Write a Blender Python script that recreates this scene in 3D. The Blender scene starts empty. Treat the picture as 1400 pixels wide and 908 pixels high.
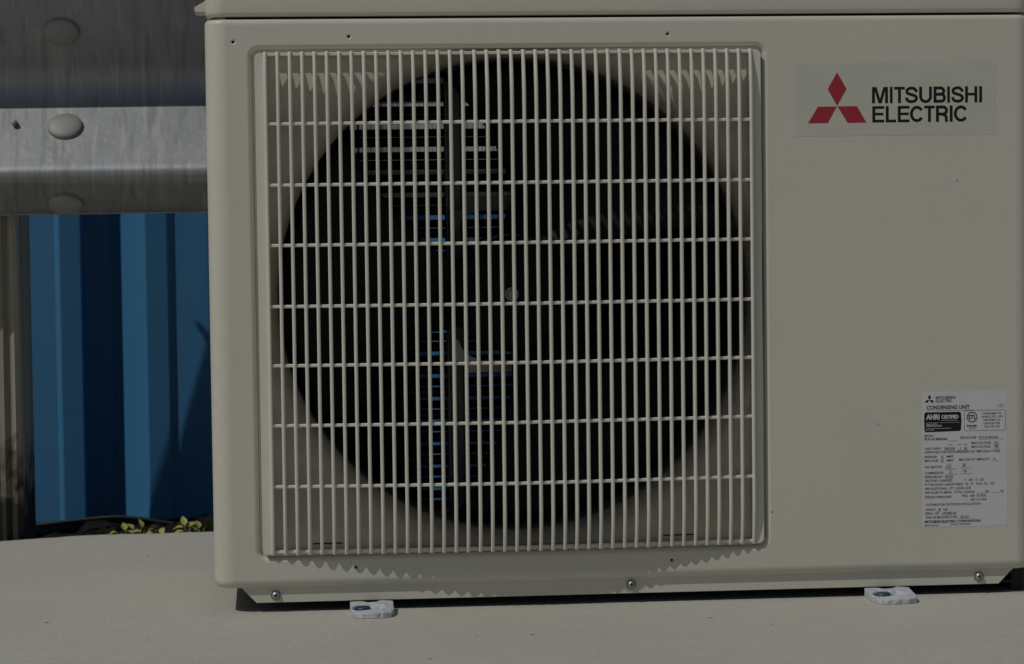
import bpy, bmesh, math, random
from mathutils import Matrix, Vector
random.seed(7)
R = math.radians
SC = bpy.context.scene
COL = SC.collection

# ------------------------------------------------------------------ camera
cam = bpy.data.cameras.new('camera'); camo = bpy.data.objects.new('camera', cam); COL.objects.link(camo)
cam.sensor_width = 36.0; cam.lens = 3600 / 1400 * 36.0
cam.clip_start = 0.05; cam.clip_end = 2000
camo.matrix_world = Matrix(((0.99571089, 0.01707083, -0.09093077, -0.2326656),
                            (-0.09167613, 0.0496604, -0.99454981, -2.53666768),
                            (-0.01246214, 0.99862026, 0.05101239, 0.39821129),
                            (0, 0, 0, 1)))
cam.dof.use_dof = True; cam.dof.focus_distance = 2.56; cam.dof.aperture_fstop = 16
SC.camera = camo

# ------------------------------------------------------------------ light
SUN = Vector((-1.5, -1.0, 2.35)).normalized()            # towards the sun
world = bpy.data.worlds.new('World'); SC.world = world; world.use_nodes = True
wn = world.node_tree.nodes; wn.clear()
sky = wn.new('ShaderNodeTexSky'); sky.sky_type = 'NISHITA'; sky.sun_disc = False
sky.sun_elevation = math.asin(SUN.z); sky.sun_rotation = math.atan2(SUN.x, SUN.y)
bg = wn.new('ShaderNodeBackground'); bg.inputs['Strength'].default_value = 0.085
wo = wn.new('ShaderNodeOutputWorld')
world.node_tree.links.new(sky.outputs[0], bg.inputs[0]); world.node_tree.links.new(bg.outputs[0], wo.inputs[0])
sl = bpy.data.lights.new('sun', 'SUN'); sl.energy = 4.2; sl.angle = R(0.5); sl.color = (1.0, 0.975, 0.92)
so = bpy.data.objects.new('sun', sl); COL.objects.link(so)
so.rotation_euler = SUN.to_track_quat('Z', 'Y').to_euler(); so.location = (-3, -3, 6)
SC.view_settings.view_transform = 'Standard'; SC.view_settings.look = 'None'
SC.view_settings.gamma = 1.0; SC.view_settings.use_curve_mapping = False
SC.view_settings.exposure = -1.5

# ------------------------------------------------------------------ materials
def mat(name, col, rough=0.5, metal=0.0, noise=None, bump=None, specks=None, streaks=None, spec=0.5):
    """noise=(scale, second colour, amount[, stretch]); bump=(scale, strength, dist[, stretch]); specks=(scale, size, colour, zmax)"""
    m = bpy.data.materials.new(name); m.use_nodes = True
    nt = m.node_tree; n = nt.nodes; L = nt.links
    b = n['Principled BSDF']
    b.inputs['Roughness'].default_value = rough; b.inputs['Metallic'].default_value = metal
    b.inputs['Specular IOR Level'].default_value = spec
    tc = n.new('ShaderNodeTexCoord')
    def coords(st):
        mp = n.new('ShaderNodeMapping'); mp.inputs['Scale'].default_value = st or (1, 1, 1)
        L.new(tc.outputs['Object'], mp.inputs['Vector']); return mp.outputs[0]
    cur = n.new('ShaderNodeRGB'); cur.outputs[0].default_value = (*col, 1); cur = cur.outputs[0]
    def mix(fac, a, c2):
        mx = n.new('ShaderNodeMix'); mx.data_type = 'RGBA'
        L.new(fac, mx.inputs[0]); L.new(a, mx.inputs[6]); mx.inputs[7].default_value = (*c2, 1); return mx.outputs[2]
    def rng(v, a, c, t0=0.0, t1=1.0):
        r = n.new('ShaderNodeMapRange'); r.inputs[1].default_value = a; r.inputs[2].default_value = c
        r.inputs[3].default_value = t0; r.inputs[4].default_value = t1; L.new(v, r.inputs[0]); return r.outputs[0]
    for nz in (noise if isinstance(noise, list) else [noise] if noise else []):
        t = n.new('ShaderNodeTexNoise'); t.inputs['Scale'].default_value = nz[0]; t.inputs['Detail'].default_value = 6
        L.new(coords(nz[3] if len(nz) > 3 else None), t.inputs['Vector'])
        lo, hi = (nz[4] if len(nz) > 4 else (0.35, 0.65))
        cur = mix(rng(t.outputs[0], lo, hi, 0, nz[2]), cur, nz[1])
    if specks:
        v = n.new('ShaderNodeTexVoronoi'); v.inputs['Scale'].default_value = specks[0]
        L.new(tc.outputs['Object'], v.inputs['Vector'])
        sp = n.new('ShaderNodeSeparateXYZ'); L.new(v.outputs['Color'], sp.inputs[0])
        thr = n.new('ShaderNodeMath'); thr.operation = 'MULTIPLY'; thr.inputs[1].default_value = specks[1]
        gate = rng(sp.outputs[0], specks[3], 1.0, 0, 1)
        L.new(gate, thr.inputs[0])
        lt = n.new('ShaderNodeMath'); lt.operation = 'LESS_THAN'; L.new(v.outputs['Distance'], lt.inputs[0]); L.new(thr.outputs[0], lt.inputs[1])
        cur = mix(lt.outputs[0], cur, specks[2])
    L.new(cur, b.inputs['Base Color'])
    prev = None
    for bp in (bump if isinstance(bump, list) else [bump] if bump else []):
        t = n.new('ShaderNodeTexNoise'); t.inputs['Scale'].default_value = bp[0]; t.inputs['Detail'].default_value = 5
        L.new(coords(bp[3] if len(bp) > 3 else None), t.inputs['Vector'])
        bn = n.new('ShaderNodeBump'); bn.inputs['Strength'].default_value = bp[1]; bn.inputs['Distance'].default_value = bp[2]
        L.new(t.outputs[0], bn.inputs['Height'])
        if prev: L.new(prev, bn.inputs['Normal'])
        prev = bn.outputs[0]
    if prev: L.new(prev, b.inputs['Normal'])
    return m

PAINT = mat('beige_paint', (0.61, 0.585, 0.49), 0.40, noise=[(5, (0.575, 0.548, 0.455), 0.7), (14, (0.55, 0.52, 0.43), 0.35, (1, 1, .12), (0.5, 0.75)), (90, (0.50, 0.48, 0.41), 0.15)],
            bump=[(900, 0.06, 0.0004), (9, 0.05, 0.01)], specks=(75, 0.075, (0.12, 0.105, 0.085), 0.91))
GRILLE = mat('beige_plastic', (0.66, 0.635, 0.55), 0.5, noise=(35, (0.60, 0.575, 0.49), 0.5), bump=(600, 0.05, 0.0004))
BEZEL = mat('beige_bezel', (0.70, 0.635, 0.525), 0.5, noise=[(12, (0.60, 0.54, 0.435), 0.7), (80, (0.42, 0.38, 0.31), 0.25)],
            specks=(120, 0.10, (0.12, 0.10, 0.08), 0.86))
BLACKP = mat('black_plastic', (0.010, 0.010, 0.0105), 0.6, noise=(40, (0.018, 0.017, 0.016), 0.5), spec=0.25)
RINGP = mat('grey_ring', (0.16, 0.15, 0.14), 0.6, noise=(20, (0.09, 0.085, 0.08), 0.7))
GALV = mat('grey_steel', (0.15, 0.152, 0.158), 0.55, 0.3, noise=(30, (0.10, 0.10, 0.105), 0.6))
SUNLIT = mat('painted_sunlit_steel', (0.76, 0.71, 0.61), 0.7, noise=(40, (0.66, 0.61, 0.52), 0.6))  # lower motor plate: sunlight on it is put into this pale colour
NUTM = mat('dull_nut', (0.85, 0.84, 0.80), 0.5, noise=(300, (0.6, 0.59, 0.56), 0.6))
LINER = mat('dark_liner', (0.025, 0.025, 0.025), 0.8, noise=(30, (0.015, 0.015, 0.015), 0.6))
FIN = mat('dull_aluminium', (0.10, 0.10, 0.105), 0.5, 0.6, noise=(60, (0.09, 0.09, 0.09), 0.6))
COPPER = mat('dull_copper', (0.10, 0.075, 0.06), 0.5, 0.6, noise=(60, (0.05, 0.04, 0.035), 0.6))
ZINC = mat('bright_zinc', (0.50, 0.50, 0.50), 0.40, 0.8, noise=(300, (0.34, 0.33, 0.31), 0.8))
BLACKINK = mat('black_ink', (0.014, 0.014, 0.013), 0.6, noise=(200, (0.02, 0.02, 0.018), 0.6), spec=0.15)
REDINK = mat('red_ink', (0.36, 0.022, 0.035), 0.45, noise=(100, (0.32, 0.018, 0.03), 0.6))
LABELM = mat('clear_label', (0.54, 0.535, 0.45), 0.36, noise=(14, (0.52, 0.51, 0.43), 0.7), bump=(40, 0.06, 0.001))
PLATEM = mat('silver_label', (0.63, 0.635, 0.63), 0.4, noise=(30, (0.58, 0.585, 0.58), 0.7), bump=(50, 0.05, 0.001))
LABELW = mat('pale_print', (0.60, 0.60, 0.60), 0.4, noise=(100, (0.55, 0.55, 0.55), 0.5))
FOOTM = mat('chalky_white_paint', (0.50, 0.53, 0.55), 0.6, noise=[(160, (0.30, 0.33, 0.35), 0.75), (500, (0.62, 0.63, 0.63), 0.6)],
            bump=(180, 0.8, 0.003), specks=(330, 0.28, (0.08, 0.08, 0.075), 0.88))
BLUEBOLT = mat('blue_bolt', (0.03, 0.06, 0.22), 0.4, 0.2, noise=(300, (0.012, 0.014, 0.02), 0.9))
RAILM = mat('weathered_galvanised', (0.30, 0.315, 0.325), 0.5, 0.62,
            noise=[(30, (0.27, 0.28, 0.29), 0.7, (1, 1, 0.5)), (18, (0.36, 0.355, 0.335), 0.45, (1, 1, 1), (0.52, 0.6)),
                   (115, (0.14, 0.14, 0.138), 0.38, (1, 0.2, 0.05), (0.50, 0.66)), (150, (0.42, 0.42, 0.40), 0.45, (1, 0.15, 0.035), (0.55, 0.66))],
            bump=[(120, 0.12, 0.002), (30, 0.1, 0.004, (0.3, 1, 1))])
BOLTM = mat('galvanised_bolt', (0.30, 0.29, 0.275), 0.6, 0.2, noise=(70, (0.27, 0.26, 0.25), 0.7), bump=(200, 0.15, 0.001))
BLUE = mat('blue_wall_paint', (0.048, 0.20, 0.395), 0.5, noise=[(4, (0.043, 0.18, 0.36), 0.7), (60, (0.055, 0.195, 0.37), 0.4, (1, 1, .1))],
           bump=(14, 0.08, 0.006), specks=(30, 0.09, (0.12, 0.24, 0.38), 0.9))
WOOD = mat('weathered_wood', (0.41, 0.39, 0.32), 0.85,
           noise=[(60, (0.13, 0.115, 0.085), 0.9, (1, 1, 0.02)), (14, (0.47, 0.44, 0.36), 0.5, (1, 1, .1)), ],
           bump=[(70, 0.9, 0.006, (1, 1, 0.02)), (160, 0.3, 0.002, (1, 1, .1))])
def wood_base_dirt(m):
    nt = m.node_tree; n = nt.nodes; L = nt.links; b = n['Principled BSDF']
    src = b.inputs['Base Color'].links[0].from_socket
    tc = n.new('ShaderNodeTexCoord'); sp = n.new('ShaderNodeSeparateXYZ'); L.new(tc.outputs['Object'], sp.inputs[0])
    nz = n.new('ShaderNodeTexNoise'); nz.inputs['Scale'].default_value = 45; nz.inputs['Detail'].default_value = 8
    L.new(tc.outputs['Object'], nz.inputs['Vector'])
    a = n.new('ShaderNodeMath'); a.operation = 'MULTIPLY_ADD'; a.inputs[1].default_value = -0.22; L.new(nz.outputs[0], a.inputs[0]); L.new(sp.outputs[2], a.inputs[2])
    r = n.new('ShaderNodeMapRange'); r.inputs[1].default_value = -0.07; r.inputs[2].default_value = 0.0; r.inputs[3].default_value = 1; r.inputs[4].default_value = 0
    L.new(a.outputs[0], r.inputs[0])
    mx = n.new('ShaderNodeMix'); mx.data_type = 'RGBA'; L.new(r.outputs[0], mx.inputs[0]); L.new(src, mx.inputs[6]); mx.inputs[7].default_value = (0.022, 0.02, 0.014, 1)
    L.new(mx.outputs[2], b.inputs['Base Color'])
wood_base_dirt(WOOD)
CONC = mat('smooth_concrete', (0.49, 0.476, 0.415), 0.85,
           noise=[(2.6, (0.41, 0.39, 0.33), 0.8), (11, (0.50, 0.475, 0.41), 0.6), (60, (0.42, 0.40, 0.34), 0.40), (210, (0.39, 0.37, 0.315), 0.3, (1, 0.3, 1))],
           bump=[(260, 0.35, 0.0016, (1, 0.35, 1)), (25, 0.25, 0.004)], specks=(40, 0.10, (0.10, 0.09, 0.07), 0.88))
SOIL = mat('dark_soil', (0.011, 0.010, 0.008), 0.95, noise=(60, (0.024, 0.021, 0.016), 0.7), spec=0.1, bump=(140, 0.8, 0.01))
EARTH = mat('pale_gravel', (0.52, 0.47, 0.38), 0.95, noise=(8, (0.46, 0.42, 0.34), 0.7), bump=(40, 0.6, 0.02))
RUBBER = mat('black_rubber', (0.012, 0.012, 0.013), 0.6, noise=(80, (0.02, 0.02, 0.02), 0.5))
LEAF = mat('yellow_green_leaf', (0.36, 0.365, 0.085), 0.55, noise=(160, (0.27, 0.29, 0.06), 0.6))
LEAF.node_tree.nodes['Principled BSDF'].inputs['Subsurface Weight'].default_value = 0.0
STEM = mat('green_stem', (0.13, 0.15, 0.05), 0.6, noise=(100, (0.1, 0.1, 0.04), 0.5))

# ------------------------------------------------------------------ mesh helpers
class MB:
    def __init__(s): s.v = []; s.f = []; s.sm = []
    def add(s, vs, fs, smooth=False):
        o = len(s.v); s.v += [tuple(v) for v in vs]
        for f in fs: s.f.append([i + o for i in f]); s.sm.append(smooth)
        return s
    def box(s, x0, x1, y0, y1, z0, z1):
        vs = [(x0, y0, z0), (x1, y0, z0), (x1, y1, z0), (x0, y1, z0), (x0, y0, z1), (x1, y0, z1), (x1, y1, z1), (x0, y1, z1)]
        return s.add(vs, [(0, 3, 2, 1), (4, 5, 6, 7), (0, 1, 5, 4), (1, 2, 6, 5), (2, 3, 7, 6), (3, 0, 4, 7)])
    def loft(s, rings, closed=True, smooth=True, caps=False):
        n = len(rings[0]); vs = [p for r in rings for p in r]; fs = []
        for k in range(len(rings) - 1):
            for i in range(n if closed else n - 1):
                j = (i + 1) % n; fs.append((k * n + i, k * n + j, (k + 1) * n + j, (k + 1) * n + i))
        s.add(vs, fs, smooth)
        if caps:
            o = len(s.v) - len(vs)
            s.f.append([o + i for i in reversed(range(n))]); s.sm.append(False)
            s.f.append([o + (len(rings) - 1) * n + i for i in range(n)]); s.sm.append(False)
        return s
    def lathe(s, c, prof, axis='y', seg=32, smooth=True):
        """prof: list of (radius, offset along the axis)"""
        rings = []
        for r, h in prof:
            ring = []
            for i in range(seg):
                a = 2 * math.pi * i / seg; u, w = r * math.cos(a), r * math.sin(a)
                ring.append((c[0] + u, c[1] + h, c[2] + w) if axis == 'y' else (c[0] + u, c[1] + w, c[2] + h))
            rings.append(ring)
        return s.loft(rings, True, smooth)
    def tube(s, pts, r, seg=8, caps=True):
        rings = []
        pts = [Vector(p) for p in pts]
        for i, p in enumerate(pts):
            d = (pts[min(i + 1, len(pts) - 1)] - pts[max(i - 1, 0)]).normalized()
            u = d.orthogonal().normalized() if abs(d.z) > .9 else d.cross(Vector((0, 0, 1))).normalized()
            w = d.cross(u)
            rr = r[i] if isinstance(r, (list, tuple)) else r
            rings.append([tuple(p + u * rr * math.cos(2 * math.pi * k / seg) + w * rr * math.sin(2 * math.pi * k / seg)) for k in range(seg)])
        return s.loft(rings, True, True, caps)
    def fill(s, loops, y=None, flip_to=(0, -1, 0)):
        """planar fill of an outer loop with holes; loops are lists of 3-D points"""
        bm = bmesh.new(); es = []
        for lp in loops:
            vs = [bm.verts.new(p) for p in lp]
            for i in range(len(vs)): es.append(bm.edges.new((vs[i], vs[(i + 1) % len(vs)])))
        bmesh.ops.triangle_fill(bm, use_beauty=True, use_dissolve=False, edges=es)
        bm.verts.index_update(); t = Vector(flip_to); fs = []
        for f in bm.faces:
            f.normal_update(); idx = [v.index for v in f.verts]
            fs.append(idx if f.normal.dot(t) >= 0 else idx[::-1])
        s.add([v.co[:] for v in bm.verts], fs, False); bm.free(); return s
    def prism(s, pts, y0, y1):
        """outline in x-z extruded from y0 to y1 (front first)"""
        s.fill([[(x, y0, z) for x, z in pts]], flip_to=(0, -1, 0)); s.fill([[(x, y1, z) for x, z in pts]], flip_to=(0, 1, 0))
        n = len(pts); vs = [(x, y0, z) for x, z in pts] + [(x, y1, z) for x, z in pts]
        ar = sum(pts[i][0] * pts[(i + 1) % n][1] - pts[(i + 1) % n][0] * pts[i][1] for i in range(n))
        fs = [(i, n + i, n + (i + 1) % n, (i + 1) % n) if ar > 0 else (i, (i + 1) % n, n + (i + 1) % n, n + i) for i in range(n)]
        return s.add(vs, fs, False)
    def mesh(s, name, material):
        me = bpy.data.meshes.new(name); me.from_pydata(s.v, [], s.f); me.materials.append(material)
        me.polygons.foreach_set('use_smooth', s.sm); me.update()
        bm = bmesh.new(); bm.from_mesh(me); bmesh.ops.remove_doubles(bm, verts=bm.verts, dist=1e-6); bm.to_mesh(me); bm.free()
        return me
    def build(s, name, material, parent=None, bevel=0, seg=2):
        o = link(s.mesh(name, material), name, parent)
        if bevel:
            b = o.modifiers.new('bevel', 'BEVEL'); b.width = bevel; b.segments = seg; b.limit_method = 'ANGLE'; b.angle_limit = R(40)
        return o
def link(me, name, parent=None, loc=(0, 0, 0)):
    o = bpy.data.objects.new(name, me); COL.objects.link(o); o.location = loc
    if parent:
        o.parent = parent
        if parent.type == 'EMPTY': o.matrix_parent_inverse = Matrix.Translation(-parent.location)
    return o
def tag(o, label=None, cat=None, group=None, kind=None):
    if label: o['label'] = label
    if cat: o['category'] = cat
    if group: o['group'] = group
    if kind: o['kind'] = kind
    return o
def thing(name, label, cat, loc, group=None):
    o = bpy.data.objects.new(name, None); COL.objects.link(o); o.location = loc; o.empty_display_size = .05
    return tag(o, label, cat, group)
def rrect(x0, x1, z0, z1, r, seg=6):
    pts = []
    for cx, cz, a0 in ((x1 - r, z1 - r, 0), (x0 + r, z1 - r, 90), (x0 + r, z0 + r, 180), (x1 - r, z0 + r, 270)):
        for k in range(seg + 1):
            a = R(a0 + 90 * k / seg); pts.append((cx + r * math.cos(a), cz + r * math.sin(a)))
    return pts
def circle(cx, cz, r, n=16): return [(cx + r * math.cos(2 * math.pi * k / n), cz + r * math.sin(2 * math.pi * k / n)) for k in range(n)]

# ================================================================== SETTING
# pad with a hand-finished back edge
edge = [(-2.2, .50), (-1.2, .56), (-.75, .585), (-.5565, .6024), (-.53, .612), (-.5067, .620), (-.478, .633), (-.4479, .6415), (-.41, .642), (-.3867, .640), (-.35, .644), (-.3126, .6456), (.2, .65), (1.0, .66), (2.2, .66)]
ep = []
for i in range(len(edge) - 1):
    (x0, y0), (x1, y1) = edge[i], edge[i + 1]; m = max(1, int((x1 - x0) / .012)) if -.7 < x0 < .3 else 1
    for k in range(m):
        t = k / m; ep.append((x0 + (x1 - x0) * t, y0 + (y1 - y0) * t + (random.uniform(-.0022, .0022) if m > 1 else 0)))
ep.append(edge[-1])
p = MB()
top = [(-2.2, -3.2, 0), (2.2, -3.2, 0)] + [(x, y, 0) for x, y in reversed(ep)]
p.fill([top], flip_to=(0, 0, 1))
p.loft([[(x, y, 0) for x, y in ep], [(x, y + .003, -.004) for x, y in ep], [(x, y + .004, -.14) for x, y in ep]], closed=False, smooth=False)
p.add([(-2.2, -3.2, 0), (2.2, -3.2, 0), (2.2, -3.2, -.14), (-2.2, -3.2, -.14)], [(0, 3, 2, 1)])
p.add([(-2.2, -3.2, 0), (-2.2, .5, 0), (-2.2, .5, -.14), (-2.2, -3.2, -.14)], [(0, 1, 2, 3)])
p.add([(2.2, -3.2, 0), (2.2, .66, 0), (2.2, .66, -.14), (2.2, -3.2, -.14)], [(0, 3, 2, 1)])
tag(p.build('concrete_pad', CONC), kind='structure')
g = MB(); g.add([(-600, -600, -.125), (600, -600, -.125), (600, 600, -.125), (-600, 600, -.125)], [(0, 1, 2, 3)])
tag(g.build('ground', EARTH), kind='structure')
# rough strip of soil between the pad and the blue wall
s_ = MB(); nx, ny = 130, 40; vs = []
for j in range(ny + 1):
    for i in range(nx + 1):
        x = -1.0 + 1.6 * i / nx; y = .60 + .75 * j / ny
        h = -.052 - .012 * j / ny - (.022 if x < -.50 else 0) * j / ny + .012 * math.sin(x * 31 + y * 9) * math.sin(y * 23 + x * 5) + random.uniform(-.006, .006)
        vs.append((x + random.uniform(-.004, .004), y, h))
fs = [(j * (nx + 1) + i, j * (nx + 1) + i + 1, (j + 1) * (nx + 1) + i + 1, (j + 1) * (nx + 1) + i) for j in range(ny) for i in range(nx)]
s_.add(vs, fs, False); tag(s_.build('soil', SOIL), kind='structure')

# ------------------------------------------------------------------ blue ribbed wall
wall = thing('metal_wall', 'blue painted ribbed metal wall standing behind the guardrail and the unit', 'wall', (0, 1.28, -.1))
prof = [(-.672, 1.300), (-.628, 1.250), (-.5376, 1.244), (-.5304, 1.2375), (-.5005, 1.243), (-.4975, 1.288), (-.4620, 1.294), (-.4520, 1.288), (-.4427, 1.276), (-.4096, 1.242), (-.3795, 1.247), (-.3712, 1.255), (-.318, 1.256), (-.235, 1.258), (-.2300, 1.300)]
base0 = prof[0][0]; per = prof[-1][0] - base0
pts = []
for k in range(-6, 8):
    for (x, y) in prof[:-1]: pts.append((x + k * per, y))
w = MB()
w.loft([[(x, y, -.056) for x, y in pts], [(x, y, 2.3) for x, y in pts]], closed=False, smooth=False)
w.loft([[(x, y + .002, 2.3) for x, y in pts], [(x, y + .002, -.056) for x, y in pts]], closed=False, smooth=False)
o = w.build('ribbed_sheet', BLUE, wall, .0012, 2)
MB().box(pts[0][0], pts[-1][0], 1.306, 1.37, -.16, 2.3).build('backing_panel', BLUE, wall)
MB().box(pts[0][0], pts[-1][0], .235 + 1, 1.375, 2.301, 2.36).build('top_rail', BLUE, wall)

# ------------------------------------------------------------------ guardrail
rail = thing('guardrail', 'weathered grey galvanised corrugated guardrail beam with round bolt heads behind the unit', 'guardrail', (-.3, .6, .38))
RY, RT = R(-4), R(-.15)
def railpt(x, y, z):                                    # slight yaw and tilt about the visible end
    px, py, pz = x + .42, y - .55, z - .42
    px, py = px * math.cos(RY) - py * math.sin(RY), px * math.sin(RY) + py * math.cos(RY)
    return (px - .42, py + .55, pz - px * math.sin(RT) * 0.55 + .42)
half = [(.3847, .591), (.3865, .585), (.3915, .578), (.4175, .5425), (.4205, .5385), (.4240, .5345), (.4275, .5320), (.4310, .5310), (.4345, .5312), (.4380, .5325), (.4420, .5355), (.4455, .5385), (.500, .5845), (.512, .594), (.520, .600), (.529, .604), (.5375, .605)]
full = half + [(2 * .5375 - z, y) for z, y in reversed(half[:-1])]
m = MB()
xs = [-3.0 + 6.0 * k / 60 for k in range(61)]
m.loft([[railpt(x, y, z) for z, y in full] for x in reversed(xs)], closed=False, smooth=True)
m.loft([[railpt(x, y + .003, z) for z, y in full] for x in xs], closed=False, smooth=True)
m.loft([[railpt(x, .591, .3847) for x in xs], [railpt(x, .594, .3847) for x in xs]], closed=False, smooth=False)
m.build('beam', RAILM, rail)
def rail_bolt(x, z, first=[None]):
    # find the surface and normal of the beam at this height
    for (z0, y0), (z1, y1) in zip(full, full[1:]):
        if z0 <= z <= z1:
            t = (z - z0) / (z1 - z0); y = y0 + (y1 - y0) * t; nrm = Vector((0, -(z1 - z0), (y1 - y0))).normalized(); break
    if first[0] is None:
        b = MB(); prof_ = [(.0205, -.003), (.0205, .0030), (.0198, .0042), (.0170, .0056), (.011, .0068), (.005, .0073), (.0002, .0074)]
        b.lathe((0, 0, 0), [(r, h) for r, h in prof_], axis='z', seg=36); first[0] = b.mesh('bolt', BOLTM)
    o = link(first[0], 'bolt', rail)
    q = Matrix.Rotation(RY, 4, 'Z') @ Vector((nrm.x, nrm.y, nrm.z)).to_track_quat('Z', 'Y').to_matrix().to_4x4()
    o.matrix_basis = Matrix.Translation(Vector(railpt(x, y, z))) @ q @ Matrix.Diagonal((1.0, .9, 1, 1))
for bx in (-.470, .33):
    for bz in (.3985, .4865, .5975, .687): rail_bolt(bx, bz)
MB().lathe(railpt(-.529, .575, .4925), [(.0035, .02), (.0035, -.004), (.0028, -.006), (.0002, -.0065)], seg=12).build('rivet', BOLTM, rail)

# ------------------------------------------------------------------ wooden post
post = thing('wooden_post', 'square weathered wooden post under the guardrail with a mossy dark foot', 'post', (-.61, .71, -.08))
pm = MB(); rings = []
def post_ring(z):
    pts = []; x0, x1, y0, y1 = -.69, -.5315, .626, .80
    for k in range(27):
        x = x0 + (x1 - x0) * k / 26
        gr = -.0022 if k % 2 else .0022
        pts.append((x + .0006 * math.sin(z * 9 + k), y0 + gr + .0013 * math.sin(k * 7.3 + z * 6), z))
    for k in range(1, 10): pts.append((x1 + (.0012 if k % 2 else 0), y0 + (y1 - y0) * k / 10, z))
    pts += [(x0, y1, z)]
    return pts
for k in range(26): rings.append(post_ring(-.13 + 1.40 * k / 25))
pm.loft(rings, True, False, True); pm.build('timber', WOOD, post)
stake = thing('shadow_caster', 'added unseen board on a stake, shaped to cast the slanted shadow on the blue wall', 'board', (-.92, 1.06, -.13))  # added out of view, outline shaped to throw the slanted wall shadow
bd = MB(); bd.prism([(-.960, 1.02), (-.960, 1.045), (-.600, 1.045), (-.600, .350), (-.699, .350), (-.6885, .4053), (-.6775, .4557), (-.6660, .508), (-.6540, .5603), (-.6390, .6125), (-.6255, .6600), (-.6262, .672), (-.6400, .6890), (-.6398, .6922), (-.6327, .6935), (-.6215, .6780), (-.6190, .684), (-.6190, 1.02)], 1.045, 1.057)
bd.build('board', WOOD, stake)
MB().box(-.950, -.920, 1.0575, 1.085, -.13, 1.06).build('stake', WOOD, stake)

# ------------------------------------------------------------------ hose on the ground by the wall
hz = MB(); hp = [(-.80, 1.2, -.075), (-.70, 1.2, -.066), (-.6178, 1.2, -.0575), (-.5669, 1.2, -.0543), (-.53, 1.2, -.0505), (-.5015, 1.2, -.0480), (-.47, 1.2, -.0458), (-.4493, 1.2, -.0456), (-.42, 1.2, -.049), (-.3982, 1.2, -.0531), (-.36, 1.2, -.059), (-.3264, 1.2, -.0642), (-.25, 1.2, -.073), (.1, 1.2, -.077)]
def crom(pts, m=5):
    P = [Vector(q) for q in pts]; out = []
    for i in range(len(P) - 1):
        a, b, c, d = P[max(i - 1, 0)], P[i], P[i + 1], P[min(i + 2, len(P) - 1)]
        for k in range(m):
            t = k / m; out.append(.5 * ((2 * b) + (c - a) * t + (2 * a - 5 * b + 4 * c - d) * t * t + (3 * b - a - 3 * c + d) * t ** 3))
    out.append(P[-1]); return out
hz.tube(crom(hp), .0028, 8); tag(hz.build('cable', RUBBER), 'thin black cable arching along the foot of the blue wall', 'cable')

# ------------------------------------------------------------------ weeds
def leaf_mesh(L, Wd, droop):
    b = MB(); ring = []
    prof_ = [(0, .06), (.18, .62), (.38, 1.0), (.6, .85), (.82, .42), (1, .03)]
    for t, wv in prof_:
        z = -droop * L * t * t; h = .22 * Wd * wv
        ring.append([(-Wd / 2 * wv, L * t, z + h), (0, L * t, z), (Wd / 2 * wv, L * t, z + h)])
    b.loft(ring, closed=False, smooth=True); me = b.mesh('leaf', LEAF); return me
LM = [leaf_mesh(.014, .0095, .25), leaf_mesh(.0125, .008, .5), leaf_mesh(.016, .0100, .3)]
def weed(label, leaves, base):
    root = thing('weed', label, 'weed', base, 'weeds behind the pad edge')
    st = MB()
    for (dx, dy, z, az, el, k, sc) in leaves:
        tip = Vector((base[0] + dx, base[1] + dy, z)); b0 = Vector(base)
        st.tube([b0, b0.lerp(tip, .5) + Vector((0, 0, .004)), tip], [.0011, .0009, .0006], 6)
        o = link(LM[k], 'leaf', root)
        o.matrix_basis = Matrix.Translation(tip) @ Matrix.Rotation(R(az), 4, 'Z') @ Matrix.Rotation(R(el), 4, 'X') @ Matrix.Rotation(R(random.uniform(-25, 25)), 4, 'Y') @ Matrix.Scale(sc * .88, 4)
    st.build('stem', STEM, root)
# az: leaf direction (0 = away, 90 = left, -90 = right, 180 = to camera), el: upward tilt
weed('wide clump of yellow green weed with many leaves, left of the other two',
     [(-.022, 0, -.002, 100, 10, 1, .9), (-.012, .0, .000, 20, 60, 0, 1), (-.012, -.01, -.003, 150, 20, 1, .8), (-.002, 0, .001, 50, 45, 2, .9), (.004, -.01, -.003, 170, 30, 0, .9), (-.002, -.008, -.003, 60, 25, 0, 1.0),
      (.008, 0, .003, 15, 65, 2, .9), (.008, -.008, -.001, 100, 15, 2, .85), (.012, -.004, .000, -120, 25, 0, .9), (.016, 0, -.001, -70, 20, 2, .9), (.028, 0, .001, 70, 35, 2, .8), (.032, -.008, .003, -170, -25, 0, 1.05), (.022, -.01, -.002, 120, 10, 1, .9), (.027, -.006, -.002, 170, 40, 1, 1)], (-.402, .675, -.04))
weed('small weed with tall pointed top leaf and a drooping side leaf in the wall shadow',
     [(0, 0, .004, 25, 65, 2, 1.0), (-.001, -.006, .003, 85, 5, 2, .95), (-.001, -.01, -.001, 97, -3, 2, .95), (.003, -.004, .000, 172, 30, 0, 1.2), (.006, 0, .004, -60, 30, 0, .9), (.008, .0, .004, -100, -30, 2, .95), (.009, -.006, -.002, -160, 25, 0, 1), (.002, 0, .001, -20, 45, 0, 1)], (-.342, .675, -.04))
weed('single yellow green weed leaf poking out right beside the unit edge',
     [(-.002, 0, .001, 20, 55, 2, .9), (.004, -.004, .001, -60, 20, 2, .9), (.002, -.006, .000, 100, 10, 1, .9)], (-.3225, .675, -.04))

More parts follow.
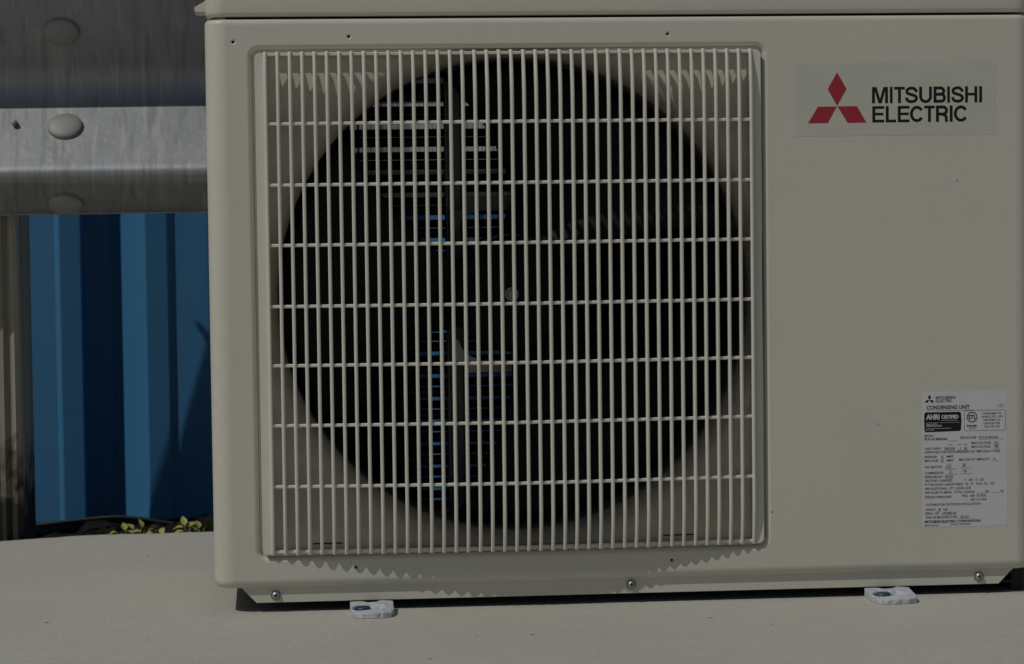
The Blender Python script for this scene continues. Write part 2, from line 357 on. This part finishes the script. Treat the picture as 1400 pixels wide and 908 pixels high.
# ================================================================== CONDENSING UNIT
unit = thing('condensing_unit', 'beige outdoor condensing unit with square fan grille, red diamond logo and data plate', 'air conditioner', (.113, .15, 0))
XL, XR, YB, RC = -.2917, .5185, .300, .020
def contour(inset=0.0, seg=9):
    pts = [(XL + inset, YB), (XL + inset, YB * .5)]
    for k in range(seg + 1):
        a = R(180 + 90 * k / seg); pts.append((XL + RC + (RC - inset) * math.cos(a), RC + (RC - inset) * math.sin(a)))
    for k in range(seg + 1):
        a = R(270 + 90 * k / seg); pts.append((XR - RC + (RC - inset) * math.cos(a), RC + (RC - inset) * math.sin(a)))
    pts += [(XR - inset, YB * .5), (XR - inset, YB)]
    return pts
CUT = 11                                              # index of the segment that is the flat front
ZB, ZT = .0335, .566
lev = [(.0242, .014), (.0243, .0068), (.0250, .0046), (.0265, .0024), (.0290, .0009), (.0315, .0002), (ZB, 0), (ZT, 0), (.5683, .0003), (.5698, .0012), (.5709, .0027), (.5714, .0048), (.5715, .016)]
pn = MB(); rings = [[(x, y, z) for x, y in contour(i)] for z, i in lev]
for k in range(len(rings) - 1):
    a, b = rings[k], rings[k + 1]
    for i in range(len(a) - 1):
        if i == CUT - 0 - 0 and lev[k][0] == ZB: continue
        pn.add([a[i], a[i + 1], b[i + 1], b[i]], [(0, 1, 2, 3)], True)
a0 = rings[6][CUT]; a1 = rings[6][CUT + 1]
HX, HZ0, HZ1 = .2470, .0545, .5420
def hole_loop(off, y): return [(x, y, z) for x, z in rrect(-HX - off, HX + off, HZ0 - off, HZ1 + off, .007 + off, 6)]
loops = [[(a0[0], 0, ZB), (a1[0], 0, ZB), (a1[0], 0, ZT), (a0[0], 0, ZT)], hole_loop(.0052, 0)]
holes = [(-.2644, .5497), (-.1541, .5541), (.1544, .5545), (-.155, .0425), (.1538, .0419)]
for hx, hz_ in holes: loops.append([(x, 0, z) for x, z in circle(hx, hz_, .0027, 14)])
pn.fill(loops)
pn.loft([hole_loop(.0052, 0), hole_loop(.0034, .0005), hole_loop(.0018, .0016), hole_loop(.0006, .003), hole_loop(0, .005), hole_loop(0, .0225)], True, True)
for hx, hz_ in holes:
    pn.loft([[(x, y, z) for x, z in circle(hx, hz_, r, 14)] for r, y in ((.0027, 0), (.0019, .0005), (.0014, .0014), (.0013, .012))], True, True)
front = pn.build('front_panel', PAINT, unit)

# top cover with a rounded lip
cv = MB(); clev = [(.5738, .012), (.5737, .0042), (.5741, .0026), (.5750, .0013), (.5765, .0004), (.5785, 0), (.607, 0), (.6095, .0006), (.6125, .0026), (.6150, .006), (.6160, .011)]
cr = [[(x, y, z) for x, y in contour(i + .0009)] for z, i in clev]
for k in range(len(cr) - 1):
    for i in range(len(cr[k]) - 1): cv.add([cr[k][i], cr[k][i + 1], cr[k + 1][i + 1], cr[k + 1][i]], [(0, 1, 2, 3)], True)
cv.fill([[q for q in cr[-1]]], flip_to=(0, 0, 1))
cover = cv.build('top_cover', PAINT, unit)
MB().box(XL + .02, XR - .02, .016, .022, .5718, .6120).build('gap_light_block', LINER, unit)  # added dark strip, stops light leaking through the gap under the cover
tb = MB(); tb.prism([(XL - .0094, .5812), (XL - .0098, .5835), (XL - .0092, .5852), (XL + .002, .5915), (XL + .002, .5805), (XL - .0088, .5806)], .030, .085)
tb.build('lifting_tab', PAINT, unit, .0008)

# base flange, pan and inner box
fl = MB(); fl.prism([(XL + .0262, .0243), (-.2514, .0095), (.4816, .0095), (.4962, .0243), (.4962, .034), (XL + .0262, .034)], .0060, .0076)
fl.build('base_flange', PAINT, unit, .0004)
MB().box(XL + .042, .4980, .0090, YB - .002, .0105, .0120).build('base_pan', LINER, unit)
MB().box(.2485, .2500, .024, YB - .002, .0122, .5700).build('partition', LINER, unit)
MB().box(XL + .0016, XL + .0040, .050, YB - .03, .0300, .5700).build('side_shade_liner', LINER, unit)  # side and top sheets added to keep the cabinet interior dark
MB().box(XL + .0042, .2483, .046, YB - .002, .5690, .5705).build('top_shade_liner', LINER, unit)
MB().box(XL + .0045, -.080, .2905, .2920, .0122, .372).build('coil_light_block', LINER, unit)  # added dark plate, blocks bright slits through the lower left of the coil
MB().box(.4985, .5120, .022, YB - .01, .0005, .0240).build('sky_light_block', LINER, unit)  # added dark block, keeps sky light off the ground below the right end
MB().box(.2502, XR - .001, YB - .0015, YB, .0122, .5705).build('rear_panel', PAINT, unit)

# bezel plate with the rolled fan opening
FCX, FCZ, FR = .0050, .3035, .2312
bz = MB(); angs = set(2 * math.pi * k / 180 for k in range(180)); PX, PZ0, PZ1 = HX - .0002, HZ0 + .0002, HZ1 - .0002
for cx, cz in ((PX, PZ1), (-PX, PZ1), (-PX, PZ0), (PX, PZ0)): angs.add(math.atan2(cz - FCZ, cx - FCX) % (2 * math.pi))
angs = sorted(angs); rad = []
for a in angs:
    c, s = math.cos(a), math.sin(a); t = 9
    if c > 1e-9: t = min(t, (PX - FCX) / c)
    if c < -1e-9: t = min(t, (-PX - FCX) / c)
    if s > 1e-9: t = min(t, (PZ1 - FCZ) / s)
    if s < -1e-9: t = min(t, (PZ0 - FCZ) / s)
    rad.append(t)
ROLL = .022
def roll_y(r):
    q = max(0.0, min(1.0, (FR + ROLL - r) / ROLL)); return .0046 + .0255 * (1 - math.sqrt(max(0, 1 - q * q)))
rings = []
for k in range(13):
    f = k / 12; ring = []
    for a, t in zip(angs, rad):
        lim = max(FR + .004, min(t, FR + ROLL)); q = (1 - math.cos(f * math.pi / 2)); r = FR + (lim - FR) * q
        ring.append((FCX + r * math.cos(a), roll_y(r), FCZ + r * math.sin(a)))
    rings.append(ring)
rings.append([(FCX + max(t, FR + .004) * math.cos(a), roll_y(t), FCZ + max(t, FR + .004) * math.sin(a)) for a, t in zip(angs, rad)])
bz.loft(rings, True, True); bz.build('bezel_plate', BEZEL, unit)
MB().lathe((FCX, 0, FCZ), [(FR, .0305), (FR - .001, .040), (FR - .001, .100), (FR + .003, .104), (FR + .003, .040), (FR, .0305)], seg=120).build('fan_shroud', RINGP, unit)
for sx0, sx1 in ((-.196, -.168), (.146, .176)):
    MB().box(sx0, sx1, .0040, .0070, .0655, .0667).build('drain_slot', BLACKP, unit)

# ---- grille: frame, 41 vertical bars and 7 crossbars on a shallow dome
GX, GZ0, GZ1, NB = .2345, .0572, .5390, 41
def De(n):                                             # how far a bar's end stands in front of the panel
    n = min(n, 40 - n); return .0015 + .94 * (8 + 3.3 * n - .0425 * n * n) / 3313.0
def bulge(n): n = min(n, 40 - n); return .0050 + .0030 * (1 - (1 - n / 20) ** 2)
def gz(z):
    t = min(1, min(z - GZ0, GZ1 - z) / .040); t = max(0, t); return 1 - (1 - t) ** 1.6
def dome(n, z): return De(n) + bulge(n) * gz(z)
def Df(n): return .0024 + .48 * (De(n) - De(0))
bx = [-GX + 2 * GX * n / 40 for n in range(NB)]
grille = MB()
OX = .2446
left = [(-GX - .0012, GZ0 + .0002), (-GX - .0012, GZ1), ] 
def strip(sg):
    r = .005; o = []
    for k in range(7):
        a = R(90 + 90 * k / 6); o.append((-OX + r + r * math.cos(a), GZ1 - r + r * math.sin(a)))
    for k in range(7):
        a = R(180 + 90 * k / 6); o.append((-OX + r + r * math.cos(a), GZ0 + r + r * math.sin(a)))
    o += [(-GX + .0005, GZ0), (-GX + .0005, GZ1)]
    return [(x * sg, z) for x, z in o]
for sg in (1, -1): grille.prism(strip(sg), -.0026, .0038)
for (z0, z1, kf) in ((GZ1 - .0034, GZ1, 0), (GZ0 + .0006, GZ0 + .0042, 1)):
    rr = []
    for n in range(NB):
        x = bx[n] * .9975; y = -(Df(n) if kf else .0024)
        rr.append([(x, .0038, z0), (x, y + .0006, z0), (x, y, z0 + .0006), (x, y, z1 - .0006), (x, y + .0006, z1), (x, .0038, z1)])
    grille.loft(rr[::-1] if True else rr, True, False, True)
frame = grille.build('fan_guard', GRILLE, unit, .0007)
zlev = [GZ0 - .0008 + q for q in (0, .0006, .0015, .003, .0045, .0046, .007, .010, .014, .019, .025, .032, .040, .055)]
zlev = zlev + [.12, .18, .24, .30, .36, .42] + [GZ0 + GZ1 - q for q in reversed(zlev)]
def bar_mesh(n):
    b = MB(); rings = []; hw = .00172
    for z in zlev:
        d = dome(n, max(GZ0, min(GZ1, z))); e = min(z - (GZ0 - .0008), (GZ1 + .0008) - z)
        if e < .0015: d -= .0006 * (1 - e / .0015) ** 2
        web = De(n) - (Df(n) if z < .3 else .0024) + .0012
        dep = .0024 + .0014 * min(n, 40 - n) / 20 + .0042 * max(0, min(1, (min(n, 40 - n) - 9) / 4)) + .0080 * min(1, max(0, e - .0045) / .022)
        if e < .0046: dep = max(dep, web)
        dep = min(dep, d + .0065); y = -d; hb = .00115
        rings.append([(-hb, y + dep, z), (-hw, y + .0016, z), (-hw * .92, y + .0008, z), (-hw * .6, y + .0002, z), (0, y, z), (hw * .6, y + .0002, z), (hw * .92, y + .0008, z), (hw, y + .0016, z), (hb, y + dep, z)])
    b.loft(rings, True, True, True)
    return b.mesh('bar', GRILLE)
meshes = {}
for n in range(NB):
    k = min(n, 40 - n)
    if k not in meshes: meshes[k] = bar_mesh(k)
    link(meshes[k], 'bar', frame, (bx[n], 0, 0))
for zc in (.4710, .4126, .3550, .2965, .2397, .1820, .1232):
    b = MB(); rr = []
    for n in range(NB):
        x = bx[n] * .999; y = -dome(n, zc) + .0022; h = .0016
        rr.append([(x, y + .0045, zc - h * .8), (x, y + .0006, zc - h), (x, y, zc - h * .55), (x, y, zc + h * .55), (x, y + .0006, zc + h), (x, y + .0045, zc + h * .8)])
    b.loft(rr[::-1], True, False, True); b.build('crossbar', GRILLE, frame)

# ---- fan
fan = MB().lathe((FCX, 0, FCZ), [(.0002, .0525), (.030, .0530), (.050, .0560), (.057, .0620), (.059, .075), (.059, .125), (.0002, .126)], seg=48).build('fan', BLACKP, unit)
def blade(th):
    b = MB(); nr, na = 10, 14; g = []
    for i in range(nr + 1):
        r = .056 + (.2288 - .056) * i / nr; row = []
        lo = 146 - 110 * (r - .128) - (0 if r > .09 else (.09 - r) * 150); hi = 206 + 160 * max(0, r - .1) + (0 if r > .09 else (.09 - r) * 300)
        for j in range(na + 1):
            t = j / na; a = R(lo + (hi - lo) * t + th)
            y = .060 + .052 * t * (1 + .1 * i / nr) - .010 * math.sin(math.pi * t)
            row.append((FCX + r * math.cos(a), y, FCZ + r * math.sin(a)))
        g.append(row)
    b.loft(g, closed=False, smooth=True)
    o = b.build('fan_blade', BLACKP, fan); s = o.modifiers.new('thickness', 'SOLIDIFY'); s.thickness = .0022; s.offset = 0
for th in (0, 120, 240): blade(th)
nut = MB().lathe((FCX - .0008, 0, FCZ - .0005), [(.0068, .0528), (.0068, .0508), (.0055, .0502), (.0048, .0502)], seg=24)
hexr = [[(FCX - .0008 + r * math.cos(R(60 * k)), y, FCZ - .0005 + r * math.sin(R(60 * k))) for k in range(6)] for r, y in ((.0048, .0502), (.0048, .0468), (.0042, .0462), (.0024, .0462), (.0022, .0480), (.0002, .0480))]
nut.loft(hexr, True, False); nut.build('hub_nut', NUTM, fan)
# ---- motor support
mb = MB()
for s0 in (-.0536, .0376):
    mb.box(s0, s0 + .0030, .150, .166, .0125, .5685); mb.box(s0 + .0032, s0 + .0160, .152, .154, .0125, .5685); mb.box(s0 + .0162, s0 + .0192, .150, .166, .0125, .5685)
mb.build('motor_bracket', GALV, unit, .0006)
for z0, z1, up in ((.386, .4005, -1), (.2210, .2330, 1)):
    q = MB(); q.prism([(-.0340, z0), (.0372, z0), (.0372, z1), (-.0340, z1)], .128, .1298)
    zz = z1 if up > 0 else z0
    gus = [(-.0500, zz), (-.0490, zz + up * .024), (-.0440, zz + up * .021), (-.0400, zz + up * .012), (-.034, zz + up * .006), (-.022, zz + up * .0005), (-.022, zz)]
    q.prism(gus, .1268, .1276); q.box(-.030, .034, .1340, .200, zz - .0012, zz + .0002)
    q.build('motor_plate', GALV if up < 0 else SUNLIT, unit)
MB().lathe((FCX, 0, FCZ), [(.0002, .128), (.048, .130), (.052, .136), (.052, .195), (.046, .203), (.0002, .204)], seg=40).build('fan_motor', LINER, unit)
# ---- coil: thin fins threaded on tubes, the back of the cabinet open behind it
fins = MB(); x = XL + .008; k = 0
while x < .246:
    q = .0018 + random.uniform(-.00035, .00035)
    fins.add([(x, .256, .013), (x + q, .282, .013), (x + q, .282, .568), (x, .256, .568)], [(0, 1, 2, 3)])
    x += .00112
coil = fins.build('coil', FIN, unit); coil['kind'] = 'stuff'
tm = MB(); tm.tube([(XL + .006, 0, 0), (.247, 0, 0)], .0054, 10); tme = tm.mesh('coil_tube', COPPER)
tmb = MB(); tmb.tube([(XL + .006, 0, 0), (.247, 0, 0)], .0045, 10); tme2 = tmb.mesh('coil_tube', COPPER)
for k in range(23):
    z = .0225 + .0242 * k
    link(tme, 'coil_tube', unit, (0, .2625, z)); link(tme2, 'coil_tube', unit, (0, .2765, z + .0100))

# ---- screws
def screw(x, z):
    s = MB().lathe((x, .0060, z), [(.0050, .0002), (.0050, -.0009), (.0045, -.0012)], seg=28)
    s.lathe((x, .0060, z), [(.0038, -.0012), (.0037, -.0023), (.0031, -.0033), (.0022, -.0040), (.0011, -.0044), (.0001, -.0045)], seg=28)
    o = s.build('screw', ZINC, unit)
    c = MB().box(x - .0018, x + .0018, .00135, .00280, z - .00050, z + .00050); c.box(x - .00050, x + .00050, .00133, .00280, z - .0018, z + .0018)
    c.build('cross_recess', BLACKP, o)
for q in ((-.2330, .0168), (.1139, .0184), (.4613, .0174)): screw(*q)

# ---- two slotted feet
def foot(xc, wd, bolt_mat):
    f = MB(); hw = wd / 2
    out = [(-hw, .004), (-hw + .0005, -.030), (-hw + .004, -.0425), (-hw * .5, -.0465), (0, -.0475), (hw * .5, -.0465), (hw - .004, -.0425), (hw - .0005, -.030), (hw, .004), (hw * .45, .004), (hw * .2, -.004), (-hw * .2, -.004), (-hw * .45, .004)]
    slot = []
    for cx, a0 in ((.007, -90), (-.0085, 90)):
        for k in range(7):
            a = R(a0 + 180 * k / 6); slot.append((cx - .003 + .0090 * math.cos(a), -.0225 + .0110 * math.sin(a)))
    def zt(y): return .0093 + .0042 * (y - .004) / .052
    dz = lambda x, y: zt(y) + .0007 * math.sin(x * 160 + 1) 
    topo = [(xc + x * .97, y, dz(x, y)) for x, y in out]; tops = [(xc + x, y, dz(x, y)) for x, y in slot]
    f.fill([topo, tops], flip_to=(0, 0, 1))
    f.loft([topo, [(xc + x * .995, y - .0008, dz(x, y) - .0008) for x, y in out], [(xc + x, y - .0012, .0004) for x, y in out]], True, False)
    f.loft([[(xc + x, y, dz(x, y)) for x, y in slot], [(xc + x, y, .0006) for x, y in slot]], True, True)
    o = f.build('mounting_foot', FOOTM, unit)
    b = MB().lathe((xc - .0095, -.0215, 0), [(.0078, .0006), (.0078, .0062), (.0066, .0078), (.0002, .0083)], axis='z', seg=20); b.build('anchor_bolt', bolt_mat, o)
foot(-.1405, .0420, BLUEBOLT); foot(.3680, .0450, mat('teal_bolt', (0.05, 0.09, 0.10), 0.5, 0.3, noise=(300, (0.02, 0.03, 0.03), 0.8)))

# ================================================================== PRINT
class Print:                                            # flat print: tiny depth steps keep strokes from sharing one plane
    def __init__(s, y): s.m = MB(); s.y = y; s.k = 0
    def poly(s, pts):
        s.k += 1; y = s.y - s.k * 4e-7
        s.m.fill([[(x, y, z) for x, z in pts]])
    def ribbon(s, pts, t):
        s.k += 1; y = s.y - s.k * 4e-7; n = len(pts); A, B = [], []
        for i in range(n):
            ax, az = pts[max(i - 1, 0)]; cx, cz = pts[min(i + 1, n - 1)]
            dx, dz = cx - ax, cz - az; l = math.hypot(dx, dz) or 1; nx, nz = -dz / l, dx / l
            x, z = pts[i]; A.append((x + nx * t / 2, y, z + nz * t / 2)); B.append((x - nx * t / 2, y, z - nz * t / 2))
        s.m.loft([A, B], closed=False, smooth=False)
    def rect(s, x0, x1, z0, z1): s.poly([(x0, z0), (x1, z0), (x1, z1), (x0, z1)])
def cr2(pts, m=7):
    return [(v.x, v.y) for v in crom([(a, b, 0) for a, b in pts], m)]
def glyph(P, ch, x, z, h, w, t):
    W = w / h; T = t
    def X(q): return x + q[0] * h, z + q[1] * h
    def rect(a, b, c, d): P.rect(x + a * h, x + b * h, z + c * h, z + d * h)
    def rib(pts): P.ribbon([X(q) for q in pts], T * h)
    def arc(cx, cz, rx, rz, a0, a1, m=22): return [(cx + rx * math.cos(R(a0 + (a1 - a0) * k / m)), cz + rz * math.sin(R(a0 + (a1 - a0) * k / m))) for k in range(m + 1)]
    if ch == 'I': rect(0, W, 0, 1)
    elif ch == 'T': rect(0, W, 1 - T * .93, 1); rect(W / 2 - T / 2, W / 2 + T / 2, 0, 1 - T * .93)
    elif ch == 'H': rect(0, T, 0, 1); rect(W - T, W, 0, 1); rect(T, W - T, .43, .43 + T * .9)
    elif ch == 'L': rect(0, T, 0, 1); rect(T, W, 0, T * .93)
    elif ch == 'E': rect(0, T, 0, 1); rect(T, W, 0, T * .93); rect(T, W, 1 - T * .93, 1); rect(T, W * .93, .43, .43 + T * .88)
    elif ch == 'M': P.poly([X(q) for q in ((0, 0), (0, 1), (.29, 1), (W / 2, .27), (W - .29, 1), (W, 1), (W, 0), (W - T, 0), (W - T, .74), (W / 2 + .1, 0), (W / 2 - .1, 0), (T, .74), (T, 0))])
    elif ch == 'U': rib([(T / 2, 1), (T / 2, W / 2 + .02)] + arc(W / 2, W / 2 - .02, W / 2 - T / 2, W / 2 - T / 2 - .01, 180, 360) + [(W - T / 2, W / 2 + .02), (W - T / 2, 1)])
    elif ch == 'S': rib(cr2([(W - .10, .665), (W - .13, .775), (W - .26, .885), (W * .5, .915), (.20, .865), (T / 2 + .02, .735), (.17, .595), (W * .5, .515), (W - .16, .42), (W - T / 2, .27), (W - .20, .13), (W * .5, .085), (.22, .12), (.12, .22), (.085, .345)], 5))
    elif ch == 'B':
        rect(0, T, 0, 1); r1 = (.5 - T * .5 + .04) / 2
        rib([(T, 1 - T / 2), (W * .55, 1 - T / 2)] + arc(W - .04 - T / 2 - .21, (1 - T / 2 + .525) / 2, .21, (1 - T / 2 - .525) / 2, 90, -90) + [(W * .5, .525), (T, .525)])
        rib([(T, .52), (W * .55, .52)] + arc(W - T / 2 - .215, (.52 + T / 2) / 2, .215, (.52 - T / 2) / 2, 90, -90) + [(W * .5, T / 2), (T, T / 2)])
    elif ch == 'R':
        rect(0, T, 0, 1); rib([(T, 1 - T / 2), (W * .55, 1 - T / 2)] + arc(W - T / 2 - .02 - .21, (1 - T / 2 + .48) / 2, .21, (1 - T / 2 - .48) / 2, 90, -90) + [(W * .5, .48), (T, .48)])
        rib(cr2([(W * .5, .47), (W * .70, .42), (W - T / 2 - .045, .30), (W - T / 2 - .035, .14), (W - T / 2, 0)], 5))
    elif ch == 'C': rib(arc(W / 2, .5, W / 2 - T / 2, .5 - T / 2, 33, 327, 34))
def wordmark(P, x0, x1, zt, h, letters, zoomw, t=.186):
    k = (x1 - x0) / zoomw
    for ch, a, b in letters: glyph(P, ch, x0 + a * k, zt - h, h, (b - a) * k, t)
W1 = [('M', 0, 180), ('I', 201, 232), ('T', 249, 369), ('S', 372, 517), ('U', 530, 675), ('B', 692, 832), ('I', 846, 877), ('S', 892, 1035), ('H', 1048, 1187), ('I', 1207, 1241)]
W2 = [('E', 0, 134), ('L', 151, 268), ('E', 286, 420), ('C', 423, 581), ('T', 583, 703), ('R', 716, 856), ('I', 871, 905), ('C', 918, 1078)]
# logo plate
lg = MB(); lg.prism(rrect(.2792, .4783, .3952 + .0590, .5256, .001, 3), -.00013, -.00002)
logo = lg.build('logo_label', LABELM, unit)
P = Print(-.00018)
wordmark(P, .3551, .4649, .5015, .0159, W1, 1241); wordmark(P, .3553, .4507, .4829, .0160, W2, 1078)
P.m.build('lettering', BLACKINK, logo)
P = Print(-.00018)
P.poly([(.3206, .5162), (.3112, .4998), (.3205, .4833), (.3300, .4998)])
P.poly([(.3015, .4829), (.3203, .4829), (.3112, .4667), (.2914, .4667)]); P.poly([(.3207, .4830), (.3403, .4830), (.3494, .4669), (.3309, .4667)])
P.m.build('diamond_emblem', REDINK, logo)

# data plate
NX0, NX1, NZ0, NZ1 = .4030, .4886, .0682, .2021
dp = MB(); dp.prism(rrect(NX0, NX1, NZ0, NZ1, .001, 3), -.00013, -.00002)
plate = dp.build('data_plate', PLATEM, unit)
def nx(u): return NX0 + (u - 247) / (728 - 247) * (NX1 - NX0)        # plate coordinates measured on an enlarged view of the plate
def nz(v): return NZ1 - (v - 104) / (872 - 104) * (NZ1 - NZ0)
def text_mesh(body, bold=0.0):
    cu = bpy.data.curves.new('t', 'FONT'); cu.body = body; cu.offset = bold; cu.resolution_u = 2
    o = bpy.data.objects.new('t', cu); COL.objects.link(o)
    dg = bpy.context.evaluated_depsgraph_get(); me = o.evaluated_get(dg).to_mesh()
    vs = [v.co[:] for v in me.vertices]; fs = [list(p.vertices) for p in me.polygons]
    o.evaluated_get(dg).to_mesh_clear(); bpy.data.objects.remove(o); bpy.data.curves.remove(cu)
    return vs, fs
def put(P, body, u0, u1, v, hgt, bold=.012):
    bold += .016; hgt *= 1.08
    """body between u0 and u1, baseline at v, cap height hgt (plate view units)"""
    vs, fs = text_mesh(body, bold)
    x0 = min(q[0] for q in vs); x1 = max(q[0] for q in vs); P.k += 1; y = P.y - P.k * 4e-7
    sx = (nx(u1) - nx(u0)) / (x1 - x0); sz = (nz(v - hgt) - nz(v)) / .70
    P.m.add([(nx(u0) + (q[0] - x0) * sx, y, nz(v) + q[1] * sz) for q in vs], fs, False)
P = Print(-.00018)
hgt_ = nz(134) - nz(146)
wordmark(P, nx(327), nx(438), nz(130), nz(130) - nz(146.5), W1, 1241); wordmark(P, nx(327), nx(421), nz(149), nz(149) - nz(165), W2, 1078)
def dia(*q): P.poly([(nx(a), nz(b)) for a, b in q])
dia((292, 120), (283, 135), (292, 150), (301, 135)); dia((276, 150), (291.5, 150), (283, 165), (266, 165)); dia((292.5, 150), (309, 150), (318, 165), (301, 165))
L_ = [("CONDENSING UNIT", 276, 519, 204, 20, .012), ("( Q )", 676, 712, 196, 14, 0), ("MODEL", 264, 315, 359, 11, .0), ("PUY-A18NHA6", 264, 391, 379, 13, .015),
      ("SERVICE REF.  PUY-A18NHA6", 464, 678, 374, 12, .0), ("MAX.VOLTAGE    253", 528, 680, 405, 12, .0), ("UNIT SUPPLY   208/230V     1    60", 264, 503, 433, 12, .0), ("MIN.VOLTAGE    188", 528, 680, 427, 12, .0),
      ("APPROVED FOR HACR BREAKERS OR TIME DELAY FUSES", 264, 690, 453, 12, .0), ("BREAKER    15   AMPS", 264, 425, 479, 12, .0), ("MAX FUSE   25   AMPS", 264, 425, 501, 12, .0), ("MIN.CIRCUIT AMPACITY    13", 458, 664, 498, 12, .0),
      ("FAN MOTOR     0.35", 264, 412, 537, 12, .0), ("40", 476, 492, 533, 12, .0), ("COMPRESSOR      12", 264, 414, 571, 12, .0), ("14", 484, 500, 567, 12, .0), ("REFRIGERANT   R410A", 264, 424, 593, 12, .0),
      ("FACTORY CHARGED", 266, 418, 615, 12, .0), ("3   LBS   12  OZ", 490, 597, 613, 12, .0), ("IF THE LIQUID LINE EXCEEDS   70   FT   PLUS  0.6   OZ", 266, 656, 637, 12, .0),
      ("PER ADDITIONAL  1FT  LIQUID LINE", 266, 523, 660, 12, .0), ("INSTALLER TO MARK:  TOTAL CHARGE  ______ LBS  ______ OZ", 266, 710, 682, 12, .0), ("DESIGN PRESSURES", 264, 413, 708, 12, .0), ("PSIG   600  HI SIDE", 474, 609, 704, 12, .0), ("330  LO SIDE", 523, 613, 726, 12, .0),
      ("\u2022 SUITABLE FOR OUTDOOR INSTALLATION", 264, 577, 751, 12, .0), ("WEIGHT   98   LBS", 264, 390, 779, 12, .0), ("SERIAL  NO.   3YU00811B", 264, 438, 800, 12, .0), ("YEAR OF MANUFACTURE    2013.01", 264, 512, 823, 12, .0),
      ("MITSUBISHI ELECTRIC CORPORATION", 262, 578, 848, 13, .018), ("MADE IN JAPAN", 262, 338, 866, 8, .0), ("DWG.NO.  BH79F500G01", 404, 522, 863, 8, .0),
      ("ETL", 513, 554, 262, 20, .02), ("Intertek", 502, 560, 306, 12, .02), ("4000247", 512, 553, 318, 7, 0),
      ("CONFORMS TO", 588, 696, 238, 10, 0), ("ANSI/UL STD. 1995", 586, 706, 256, 10, 0), ("CERTIFIED TO", 596, 692, 275, 10, 0), ("CAN/CSA STD", 596, 690, 294, 10, 0), ("C22.2 NO. 236", 600, 688, 312, 10, 0)]
for t in L_: put(P, *t)
ring = [(nx(531.5 + 28 * math.cos(R(k * 10))), nz(252 + 29 * math.sin(R(k * 10)))) for k in range(37)]; P.ribbon(ring, .0007)
ring2 = [(nx(531.5 + 23 * math.cos(R(k * 10))), nz(252 + 24 * math.sin(R(k * 10)))) for k in range(37)]; P.ribbon(ring2, .0003)
bx_ = [(q[0], q[1]) for q in rrect(nx(488), nx(720), nz(329), nz(214), .0013, 5)]; P.ribbon(bx_ + bx_[:2], .00035)
for u0, u1, v in ((400, 452, 384), (570, 716, 378), (376, 436, 437), (450, 510, 436), (650, 690, 409), (650, 690, 431), (354, 372, 482), (354, 372, 504), (644, 680, 502), (374, 440, 541), (464, 525, 538), (374, 445, 575), (464, 530, 572), (374, 424, 596), (356, 440, 803), (452, 535, 826), (326, 350, 782), (276, 540, 210)):
    P.rect(nx(u0), nx(u1), nz(v + 1.5), nz(v))
for u, v in ((408, 410), (460, 409), (494, 409), (404, 520), (490, 519), (408, 553), (488, 552)): put(P, "VOLTS" if v < 500 else "F.L.A.", u - 12, u + 12, v, 6, 0)
P.m.build('plate_lettering', BLACKINK, plate)
P = Print(-.00018)
bd_ = [(262, 232), (266, 222), (272, 220), (460, 220), (467, 223), (470, 235), (472, 270), (470, 315), (467, 326), (460, 329), (272, 333), (267, 331), (263, 318), (261, 275)]
P.poly([(nx(u), nz(v)) for u, v in bd_]); badge = P.m.build('badge', BLACKINK, plate)
P = Print(-.00024)
for t in (("AHRI", 272, 348, 260, 25, .035), ("CERTIFIED", 358, 455, 257, 18, .03), ("www.ahridirectory.org", 358, 448, 269, 5, 0), ("Unitary Small AC", 271, 335, 291, 8, 0), ("AHRI Standard 210/240", 271, 360, 302, 9, .01), ("Certification applies only when the complete system is listed", 271, 412, 314, 5, 0), ("with AHRI.", 271, 320, 323, 5, 0)): put(P, *t)
P.rect(nx(271), nx(462), nz(280), nz(278.8)); P.m.build('badge_lettering', LABELW, plate)
